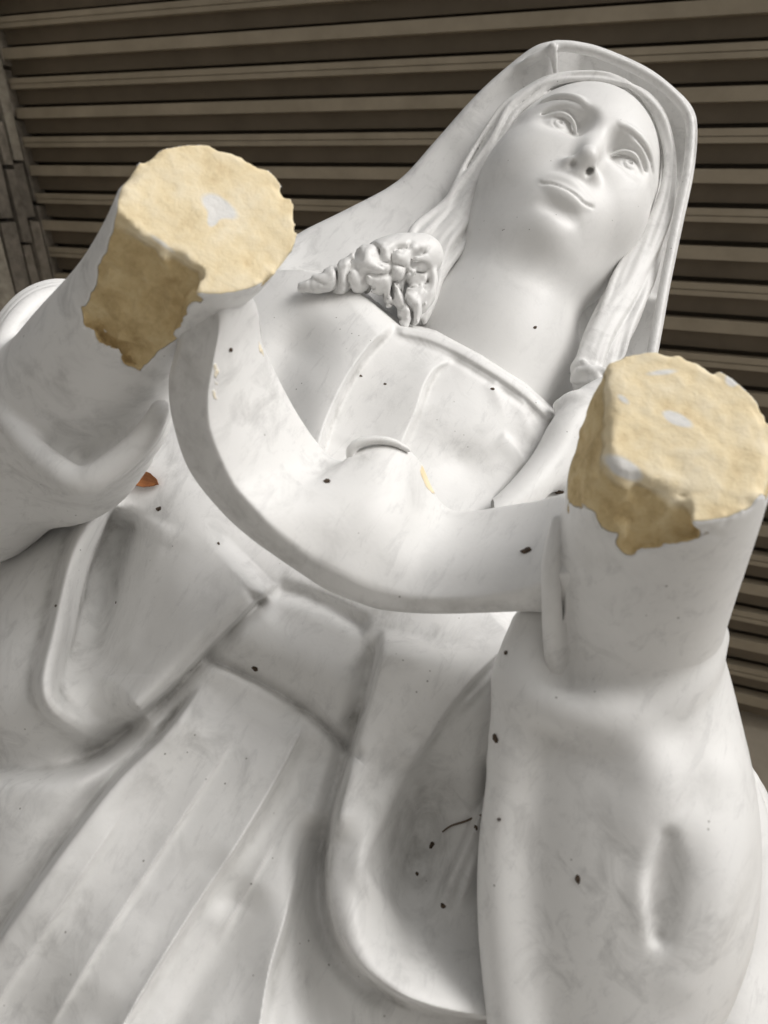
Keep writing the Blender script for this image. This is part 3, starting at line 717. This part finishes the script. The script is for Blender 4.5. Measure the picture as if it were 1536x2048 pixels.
# --- right-hand sleeve and the cloak behind it
gs = Field((.03, -.36, .30), (.26, -.03, .56), .0014)
gs.chain([P(1240, 1370, .404), P(1228, 1450, .408), P(1234, 1560, .404), P(1238, 1660, .400), P(1232, 1780, .396), P(1208, 1910, .392), P(1178, 2060, .39), P(1160, 2300, .38)],
         [.0430, .0535, .0575, .0585, .0575, .0510, .0410, .040], .01, n=10, ks=.008)
gs.chain([P(1240, 1400, .418), P(1268, 1270, .385), P(1295, 1130, .3618), P(1306, 1070, .3525)], [.0410, .0364, .0365, .0325], .016, n=12, ks=.003)
gs.chain([P(1030, 1360, .374), P(1085, 1405, .362), P(1175, 1432, .3550), P(1280, 1418, .3555), P(1372, 1352, .362), P(1428, 1272, .375)], [.006, .0085, .0095, .0090, .0080, .005], .009, n=8)
gs.chain([P(1215, 1452, .3575), P(1275, 1500, .3530), P(1298, 1570, .3490), P(1280, 1635, .3480), P(1330, 1640, .3475)], [.0040, .0050, .0050, .0040, .002], .018, n=6)
gs.chain([P(1070, 1260, .385), P(1050, 1340, .38), P(1040, 1460, .375)], [.012, .014, .014], .012)
gs.chain([P(1312, 1650, .3470), P(1288, 1740, .3408), P(1280, 1830, .3400), P(1294, 1930, .3440)], [.0010, .0042, .0048, .001], .006, n=8)
gs.chain([P(1372, 1600, .358), P(1392, 1690, .3500), P(1385, 1790, .3465), P(1345, 1910, .346)], [.008, .012, .012, .007], .010, n=8)
gs.chain([P(1335, 1680, .3370), P(1328, 1770, .3345), P(1322, 1870, .3355)], [.002, .0056, .003], .007, 'cut', n=8)
gs.chain([P(1400, 1560, .365), P(1410, 1680, .36), P(1380, 1800, .352), P(1330, 1920, .348)], [.012, .014, .013, .010], .012)
gs.chain([P(1020, 1540, .372), P(1005, 1700, .368), P(1010, 1860, .362), P(1030, 2060, .355)], [.010, .011, .012, .012], .014)
Vs, Qs = gs.skin(); mesh_obj('sleeve', Vs, Qs, MARBLE, statue, attrs={'soil': .8*cavity(Vs, Qs)})
gc = Field((.12, -.36, .40), (.32, -.08, .62), .0016)
gc.chain([P(1420, 1480, .50), P(1462, 1600, .49), P(1480, 1740, .475), P(1470, 1900, .46), P(1440, 2080, .44), P(1420, 2300, .43)], [.010, .018, .020, .022, .024, .026], .01)
gc.chain([P(1440, 1500, .54), P(1490, 1620, .535), P(1530, 1760, .52), P(1530, 1950, .50), P(1520, 2200, .48)], [.012, .018, .020, .022, .024], .004)
Vc, Qc = gc.skin(); mesh_obj('cloak', Vc, Qc, MARBLE, statue, attrs={'soil': .8*cavity(Vc, Qc)})

# --- the scarf slung between the wrists
ST = [ # upper edge, crease, lower edge: px, py, depth
 ((455,560,.365),(418,575,.352),(375,600,.372)),
 ((508,600,.372),(436,650,.352),(362,690,.375)),
 ((522,680,.392),(424,730,.356),(345,770,.384)),
 ((556,755,.408),(413,800,.360),(352,850,.390)),
 ((600,835,.420),(420,870,.364),(385,945,.396)),
 ((648,900,.430),(462,965,.370),(450,1028,.398)),
 ((684,920,.432),(505,1016,.372),(505,1078,.398)),
 ((702,908,.426),(545,1058,.374),(556,1115,.398)),
 ((718,890,.423),(585,1090,.376),(602,1146,.398)),
 ((765,880,.422),(630,1122,.378),(655,1180,.398)),
 ((808,892,.424),(685,1150,.379),(705,1200,.397)),
 ((842,924,.428),(735,1173,.380),(755,1217,.396)),
 ((864,972,.434),(785,1186,.380),(800,1223,.395)),
 ((890,1010,.437),(830,1195,.379),(840,1226,.394)),
 ((935,1022,.434),(890,1198,.377),(898,1226,.393)),
 ((1010,1010,.425),(960,1196,.372),(965,1224,.390)),
 ((1075,1000,.410),(1050,1180,.364),(1055,1222,.384)),
 ((1135,985,.395),(1130,1150,.352),(1135,1230,.376)),
 ((1190,985,.385),(1200,1150,.345),(1210,1230,.37))]
US, CS_, BS = [catmull([s_[k] for s_ in ST], 8) for k in range(3)]
rings = []
for U_, C_, B_ in zip(US, CS_, BS):
    u_, c_, b_ = P(*U_), P(*C_), P(*B_)
    nrm = unit(np.cross(c_-u_, [0.3, 1, 0]))
    m1 = u_*.75+c_*.25+np.array([0, .0, -.004]); m2 = u_*.4+c_*.6+np.array([0, .0, -.006])
    b_ = b_-np.array([0, 0, .0125]); m2 = m2-np.array([0, 0, .002])
    L_ = [u_, m1, m2, c_*.85+m2*.15-np.array([0, 0, .0010]), c_, c_*.75+b_*.25, b_, b_+np.array([0, .002, .016]), u_+np.array([0, -.008, .014]), u_+np.array([0, -.001, .005])]
    L_ = np.array(L_)
    for it in range(3): L_ = np.stack([L_*.75+np.roll(L_, -1, 0)*.25, L_*.25+np.roll(L_, -1, 0)*.75], 1).reshape(-1, 3)
    rings.append(L_)
rings = np.array(rings); nr, nc = rings.shape[:2]
rings[..., 2] += .0007*vnoise(rings[..., 0]*60, rings[..., 1]*60, rings[..., 2]*60, 12)
Q = np.array([[i*nc+j, i*nc+(j+1) % nc, (i+1)*nc+(j+1) % nc, (i+1)*nc+j] for i in range(nr-1) for j in range(nc)])
Vr = rings.reshape(-1, 3)
# soil lies along the crease and the lower face
jj = np.tile(np.arange(nc), nr)/nc
so_ = .45*np.clip(1-np.abs(jj-.50)/.10, 0, 1)
px_ = 768+F*Vr[:, 0]/Vr[:, 2]; py_ = 1024-F*Vr[:, 1]/Vr[:, 2]
pl = 1.15*blob(856, 958, 11, 34, -24)*((jj < .3) | (jj > .85))+.5*blob(432, 760, 14, 50, 0)+.55*blob(522, 700, 8, 26, -15)
so_ = np.maximum(so_, 1.3*blob(730, 908, 22, 15, 0)); so_ = np.maximum(so_, np.maximum(.75*blob(1090, 1190, 60, 34, -20), .6*blob(400, 620, 40, 80, 10)))  # first blob is a dark disc painting the shade of the curl's uncut hollow
scarf = mesh_obj('scarf', Vr, Q, STUMP, statue, attrs={'soil': so_, 'plaster': pl})
# rolled lip at the tip of the scarf's upper edge
gk = Field((-.04, -.005, .38), (.045, .05, .46), .0008)
gk.chain([P(752, 926, .4205), P(728, 930, .4190), P(706, 920, .4175), P(702, 902, .4165), P(718, 887, .4165), P(748, 880, .4172), P(785, 884, .4195), P(820, 902, .4230)], [.0006, .0010, .0013, .0015, .0016, .0015, .0012, .0006], .003, n=8, ks=.002)
Vk, Qk = gk.skin()
px_ = 768+F*Vk[:, 0]/Vk[:, 2]; py_ = 1024-F*Vk[:, 1]/Vk[:, 2]
curl = mesh_obj('scarf_curl', Vk, Qk, STUMP, scarf, attrs={'soil': .5*blob(728, 908, 16, 12, 0), 'plaster': 0*px_})  # the hollow's painted shade carries on over the lip

# --- veil
vin = [(1000,190,.705),(1350,300,.718),(1110,95,.700),(1250,120,.700),(1350,190,.695),(1392,260,.690),(1370,450,.672),(1340,600,.645),(1310,740,.625),
       (950,240,.701),(900,300,.697),(960,300,.692),(880,380,.684),(800,370,.690),(840,450,.672),(700,430,.676),(600,480,.660),(560,540,.630),(700,520,.640),(620,600,.615),(800,600,.645),
       (1150,300,.745),(1050,450,.70),(1250,500,.70),(1150,700,.66),(1250,720,.64)]
RV = Relief(480, 40, 1440, 860, 4.0, vin, 1e-4)
gv = Field((-.10, .05, .56), (.30, .46, .86), .0019)
vout = [(1112,80),(1150,82),(1205,95),(1290,132),(1345,172),(1385,215),(1395,262),(1388,345),(1368,440),(1342,565),(1325,660),(1306,760),(1290,840),(1000,860),(560,640),(520,600),(545,520),(592,470),(690,420),(795,362),(870,282),(950,192),(1018,130),(1070,92)]
vout = catmull(vout+[vout[0]], 4)[:-1]; ed = RV.edge_dist(vout)
gr_y, gr_x = np.gradient(RV.D, RV.step); slope = np.hypot(gr_x, gr_y)*F/RV.D; cosf = 1/np.sqrt(1+slope**2)
sl_, G = gv.box(gv.lo, gv.lo+gv.h*gv.n)
def samp(A, fx, fy):
    fx = np.clip(fx, 0, A.shape[1]-1.001); fy = np.clip(fy, 0, A.shape[0]-1.001); i = fy.astype(int); j = fx.astype(int); a = fy-i; b = fx-j
    return A[i, j]*(1-a)*(1-b)+A[i+1, j]*a*(1-b)+A[i, j+1]*(1-a)*b+A[i+1, j+1]*a*b
fx = (768+F*G[0]/G[2]+0*G[1]-RV.x[0])/RV.step; fy = (1024-F*G[1]/G[2]+0*G[0]-RV.y[0])/RV.step
Dd = samp(RV.D, fx, fy); cc = samp(cosf, fx, fy); ee = samp(ed, fx, fy)*G[2]/F
front = (Dd+.012*np.clip((1100-(fx*RV.step+RV.x[0]))/-60, 0, 1)-G[2])*cc; back = (G[2]-Dd-.05)*cc
gv.V = smax(smax(front, ee, .008), back, .01).astype(np.float32)
gv.ell(hc(0, .03, -.105), (.098, .105, .085), HA, .02)
# rolled front edge of the hood
rimp = [(1040,134,.704),(1062,120,.697),(1112,95,.694),(1160,98,.694),(1205,110,.694),(1285,146,.692),(1338,184,.690),(1372,224,.686),(1381,265,.682),(1374,345,.674),(1354,440,.664),(1329,565,.646),(1312,660,.632),(1296,745,.62)]
gv.chain([P(*q) for q in rimp], [.002]+[.0040]*12+[.004], .005)
gv.chain([P(1105,95,.686), P(1112,150,.70)], [.004, .002], .006)
gv.chain([P(1365,330,.70), P(1345,450,.69), P(1318,570,.67)], [.008]*3, .01, 'cut')
Vv, Qv = gv.skin(); mesh_obj('veil', Vv, Qv, MARBLE, statue, attrs={'soil': cavity(Vv, Qv)})

# --- hair
gh = Field((-.08, .03, .545), (.265, .41, .80), .0012)
def lock(pts, off, r, k=.004, op='add'):
    Q_ = []
    for q in pts:
        d = gh.depth(q[0], q[1])+.0006 if op == 'cut' else q[2] if len(q) > 2 else head.depth(q[0], q[1])
        Q_.append(P(q[0], q[1], d+off))
    gh.chain(Q_, np.array(r)*.65/F, k, op, n=4)
def tress(path, hw, nsub, seed, dz=0., wave=.26, round_=.004, k=.0022):
    """a lock: a soft body with finer strands laid over it"""
    A = np.array(path, float); C = catmull(np.c_[A, hw], 4); rs = np.random.RandomState(seed)
    T = np.gradient(C[:, :2], axis=0); T /= np.linalg.norm(T, axis=1, keepdims=True); Nn = np.stack([-T[:, 1], T[:, 0]], 1)
    tt = np.linspace(0, 1, len(C))
    gh.chain([P(c[0], c[1], c[2]+dz+c[3]*.82*.65/F+.0002) for c in C], C[:, 3]*.82*.65/F, .003, n=1)
    for j in range(nsub):
        u = -1+2*(j+.5)/nsub; ph = rs.rand()*6.28; a = rs.uniform(.6, 1.3)*wave
        uu = u*.85+a*np.sin(2*np.pi*1.4*tt+ph); off = round_*uu**2-.0012*rs.rand()+.0006*np.sin(2*np.pi*1.1*tt+ph*2)
        pts = [P(c[0]+n_[0]*c[3]*v, c[1]+n_[1]*c[3]*v, c[2]+dz+o_) for c, n_, v, o_ in zip(C, Nn, uu, off)]
        gh.chain(pts, np.maximum(C[:, 3]/nsub*1.12, 2.2)*.65/F*rs.uniform(.85, 1.15), k, n=1)
tress([(1250,168,.688),(1206,159,.689),(1150,159,.690),(1100,168,.689),(1062,190,.687),(1022,221,.684),(994,272,.680),(970,322,.676),(946,372,.670),(918,425,.661),(886,478,.650)], [9,16,20,22,25,27,29,32,38,42,38], 6, 3)
tress([(968,340,.690),(950,382,.674),(930,425,.661),(892,480,.646),(866,538,.633),(846,595,.622),(826,648,.612)], [8,20,33,42,42,36,20], 6, 5, wave=.2)
tress([(935,345,.690),(905,400,.668),(862,448,.650),(836,488,.638),(816,528,.630)], [6,18,24,24,12], 3, 6, wave=.25)
# curls on the shoulder
gh.chain([P(846,512,.607), P(792,524,.597), P(738,540,.584), P(684,560,.5765), P(632,574,.5725), P(596,580,.5725)], np.array([42,50,42,25,13,6])*.59/F, .008, n=8, ks=.003)
gh.chain([P(846,590,.600), P(818,612,.592), P(796,606,.588)], np.array([26,28,24])*.59/F, .008, n=6)
tress([(852,505,.604),(846,560,.597),(832,618,.590),(808,655,.585)], [22,24,19,10], 3, 5, wave=.22, round_=.003, k=.0018)
# curls carved into that mass: grooves that follow winding, looping lines
sl_, g = gh.box(P(575, 660, .57)-np.array([.004, 0, .03]), P(868, 470, .60)+np.array([0, .004, .03]))
sh = gh.V[sl_].shape; X, Y, Z = (np.broadcast_to(a, sh) for a in g)
wx = vnoise(X*55, Y*55, Z*55, 41)*.0045; wy = vnoise(X*55, Y*55, Z*55, 42)*.0045
n1 = vnoise((X+wx*1.3)*92, (Y+wy*1.3)*92, Z*60, 47); n2 = vnoise((X+wy)*170, (Y-wx)*170, Z*120, 48)
edge = np.clip(np.minimum((868-(768+F*X/Z))/35, ((768+F*X/Z)-575)/12), 0, 1)*np.clip(((1024-F*Y/Z)-478)/25, 0, 1)*np.clip((662-(1024-F*Y/Z))/15, 0, 1)
gh.V[sl_] += (edge*(.0048*np.clip(1-np.abs(n1)*3.3, 0, 1)**1.4+.0016*np.clip(1-np.abs(n2)*3.0, 0, 1)-.0022*np.clip(np.abs(n1)*2-.3, 0, 1))).astype(np.float32)
# right side
tress([(1257,170,.688),(1292,194,.689),(1321,233,.688),(1335,285,.686),(1338,335,.683),(1331,392,.676),(1318,445,.668),(1296,500,.659),(1266,555,.647),(1238,605,.636)], [6,13,15,15,15,19,24,28,30,28], 4, 21)
tress([(1318,420,.688),(1304,462,.672),(1280,515,.656),(1247,573,.640),(1214,638,.622),(1187,700,.608),(1166,768,.598)], [6,14,24,33,36,34,24], 5, 22, wave=.22)
tress([(1325,460,.680),(1300,545,.655),(1264,630,.634),(1234,690,.620),(1214,742,.610)], [5,14,22,22,16], 3, 23, wave=.2)
tress([(1160,738,.598),(1198,758,.592),(1238,790,.595)], [22,24,18], 3, 24, wave=.2)
Vq, Qq = gh.skin(); mesh_obj('hair', Vq, Qq, MARBLE, statue, attrs={'soil': .9*cavity(Vq, Qq)})
# lock / cloak edge running down the chest at the right
ge = Field((.07, .0, .50), (.22, .14, .64), .0012)
ge.chain([P(1235, 775, .592), P(1175, 810, .580), P(1135, 860, .566), P(1100, 925, .552), P(1050, 985, .535), P(985, 1040, .52)], [.012, .013, .013, .013, .012, .010], .01)
ge.chain([P(1290, 800, .60), P(1240, 900, .585), P(1180, 1000, .56)], [.02, .024, .022], .02)
ge.chain([P(1120, 812, .576), P(1150, 800, .574), P(1180, 825, .574)], [.005, .006, .005], .006)
Ve, Qe = ge.skin(); mesh_obj('cloak_edge', Ve, Qe, MARBLE, statue)

# --- behind the garments: the back of the cloak, the robe down to its plinth
gz = Field((-.30, -.42, .38), (.30, .22, .95), .006)
gz.chain([P(930, 780, .735), P(820, 1050, .66), P(690, 1500, .60), P(560, 2000, .56), P(520, 2300, .55)], [.10, .115, .13, .14, .14], .02)
Vz, Qz = gz.skin(); mesh_obj('cloak_back', Vz, Qz, MARBLE, statue)
bc = toW(P(560, 2150, .545)); rings = []
for k, z in enumerate(np.linspace(bc[2]+.02, .10, 14)):
    f = k/13; rr = .17+.10*f; a = np.linspace(0, 2*np.pi, 96, endpoint=False)
    rad = rr*(1+.05*np.sin(a*9+.6*np.sin(a*2))*f**.5)
    rings.append(np.c_[bc[0]+rad*np.cos(a)*1.1, bc[1]+rad*np.sin(a)*.85+.01, np.full(96, z)])
Vk = np.vstack(rings); Q = np.array([[i*96+j, i*96+(j+1) % 96, (i+1)*96+(j+1) % 96, (i+1)*96+j] for i in range(13) for j in range(96)])
mesh_obj('robe', Vk, Q[:, ::-1], MARBLE, statue, world=True)
a = np.linspace(0, 2*np.pi, 64, endpoint=False); Vk = []
for rr, z in ((.36, .0), (.36, .07), (.335, .095), (.335, .10)): Vk += [(bc[0]+rr*math.cos(t)*1.05, bc[1]+rr*math.sin(t)*.9, z) for t in a]
Q = [(i*64+j, i*64+(j+1) % 64, (i+1)*64+(j+1) % 64, (i+1)*64+j) for i in range(3) for j in range(64)]+[tuple(range(192, 256))]
mesh_obj('plinth', np.array(Vk), Q, MARBLE, statue, smooth=False, world=True)

gu = Field((.06, -.22, .40), (.32, .10, .72), .003)
gu.chain([P(1215, 890, .635), P(1285, 1060, .605), P(1325, 1250, .565), P(1362, 1440, .515), P(1370, 1640, .50)], [.046, .043, .032, .026, .03], .01, n=10)
Vu, Qu = gu.skin(); mesh_obj('upper_arm', Vu, Qu, MARBLE, statue)

# ------------------------------------------------------------------ debris lying on the statue
bpy.context.view_layer.update(); DG = bpy.context.evaluated_depsgraph_get()
def hit(px, py):
    d = RW @ unit([(px-768)/F, (1024-py)/F, -1.0])
    ok_, loc, nor, idx, ob, m = SC.ray_cast(DG, Vector(EYE), Vector(d), distance=5)
    return (np.array(loc), np.array(nor)) if ok_ else (None, None)
def lump(name, px, py, r, label, seed, mat=DIRT, el=1.45, flat=.38):
    loc, nor = hit(px, py)
    if loc is None: return
    d = np.linalg.norm(loc-EYE); R0 = r*d/F*.68
    n = nor; t1 = unit(np.cross(n, [.3, .5, .8])); t2 = np.cross(n, t1); rs = np.random.RandomState(seed); an = rs.rand()*6.28
    t1, t2 = t1*math.cos(an)+t2*math.sin(an), -t1*math.sin(an)+t2*math.cos(an)
    nu, nv = 14, 9; V = []
    for i in range(nv+1):
        for j in range(nu):
            th = np.pi*i/nv; ph = 2*np.pi*j/nu
            v = np.array([math.sin(th)*math.cos(ph), math.sin(th)*math.sin(ph), math.cos(th)])
            w_ = 1+.45*float(vnoise(v[0]*1.6+seed*3.1, v[1]*1.6, v[2]*1.6+9, 7))+.25*float(vnoise(v[0]*3.7, v[1]*3.7+seed, v[2]*3.7, 9))
            V.append(t1*v[0]*R0*el*w_+t2*v[1]*R0*w_+n*(v[2]*R0*flat*w_+R0*flat*.45))
    Q = [(i*nu+j, (i+1)*nu+j, (i+1)*nu+(j+1) % nu, i*nu+(j+1) % nu) for i in range(nv) for j in range(nu)]
    me = bpy.data.meshes.new(name); me.from_pydata([tuple(v) for v in V], [], Q); me.materials.append(mat)
    o = bpy.data.objects.new(name, me); COL.objects.link(o); o.location = loc
    return tag(o, label, 'dirt', 'specks of dirt lying on the statue')
for i, (x, y, r, lb) in enumerate([
    (653, 962, 8, 'elongated brown dirt speck alone in the middle of the scarf'),
    (1053, 1102, 11, 'large dark dirt clump on the scarf near the right forearm'),
    (1118, 984, 9, 'dark dirt clump wedged where the scarf meets the right stump'),
    (318, 1018, 7, 'dark dirt speck on the robe just below the brown leaf'),
    (461, 700, 6, 'small black dirt speck on the upper left arm of the scarf'),
    (510, 1337, 7, 'dark dirt speck on the belt just above its lower groove'),
    (864, 1690, 7, 'narrow dark dirt speck in the middle of the soiled hollow'),
    (834, 1748, 4, 'tiny dark dirt speck low in the soiled hollow, left of centre'),
    (886, 1812, 5, 'round dirt speck at the bottom rim of the soiled hollow'),
    (952, 1655, 5, 'brown dirt speck just under the thin twig'),
    (1155, 1757, 7, 'brown dirt speck on the front of the right sleeve'),
    (992, 1478, 8, 'dirt crumb on the cloak fold close beside the right sleeve'),
    (1012, 1305, 6, 'dirt crumb on the cloak fold below the scarf by the right wrist'),
    (437, 1087, 4, 'tiny dark speck on the robe beside the lower edge of the scarf'),
    (112, 1212, 4, 'tiny dark speck on the rim of the hanging sleeve'),
    (232, 1205, 3, 'tiny dark speck inside the hanging sleeve'),
    (1070, 655, 4, 'small dark speck on the base of the neck'),
    (985, 778, 4, 'small dark speck on the bodice below the neckline'),
    (770, 768, 3, 'tiny speck on the left half of the bodice'),
    (722, 752, 3, 'tiny speck on the bodice fold under the curls')]):
    lump('dirt_speck', x, y, r, lb, i+1)
# dead leaf tucked under the turned-back sleeve
p_, n_ = hit(284, 962)
if p_ is not None:
    d = np.linalg.norm(p_-EYE); q_, _ = hit(330, 1010)
    ex = RW @ np.array([.90, -.40, 0.]); ex = unit(ex-n_*ex.dot(n_)); ey = np.cross(n_, ex); V = []; n = 14
    Ln = 46*d/F; Wd = 17*d/F; th = .0004
    for s_ in (1, -1):
        for i in range(n+1):
            u = -1+2*i/n; wd = (1-abs(u)**2.4)**.7*(1-.15*u)
            for k in (-1, -.5, 0, .5, 1):
                V.append(p_+n_*(.002+.0022*k*k*(1-.5*u)+.001*u*u+s_*th)+ex*u*Ln+ey*k*Wd*wd*(1+.05*math.sin(i*2.1)))
    m_ = (n+1)*5; Q = []
    for i in range(n):
        for k in range(4):
            a = i*5+k; Q += [(a, a+1, a+6, a+5), (m_+a, m_+a+5, m_+a+6, m_+a+1)]
    for i in range(n):
        for k in (0, 4): a = i*5+k; Q.append((a, a+5, m_+a+5, m_+a))
    me = bpy.data.meshes.new('leaf'); me.from_pydata([tuple(v) for v in V], [], Q); me.materials.append(LEAF)
    o = bpy.data.objects.new('leaf', me); COL.objects.link(o); tag(o, 'dry orange-brown leaf lying on the robe half under the turned-back sleeve', 'leaf')
# thin twig across the hollow
def tube(name, pts, r, mat):
    C = catmull(np.array(pts), 6); V = []; m = 6
    for i, c in enumerate(C):
        t = unit(C[min(i+1, len(C)-1)]-C[max(i-1, 0)]); a = unit(np.cross(t, [.2, .4, .9])); b = np.cross(t, a)
        rr = r*(1-.5*i/len(C))
        V += [tuple(c+rr*(a*math.cos(k*2*np.pi/m)+b*math.sin(k*2*np.pi/m))) for k in range(m)]
    Q = [(i*m+k, i*m+(k+1) % m, (i+1)*m+(k+1) % m, (i+1)*m+k) for i in range(len(C)-1) for k in range(m)]
    me = bpy.data.meshes.new(name); me.from_pydata(V, [], Q); me.materials.append(mat); o = bpy.data.objects.new(name, me); COL.objects.link(o); return o
pts = [hit(x, y) for x, y in ((1000, 1638), (962, 1634), (930, 1643), (905, 1652), (888, 1664))]
pts = [a+b*.0012 for a, b in pts if a is not None]
if len(pts) > 2: tag(tube('twig', pts, .0008, TWIG), 'thin curved brown twig lying across the soiled hollow beside the right sleeve', 'twig')
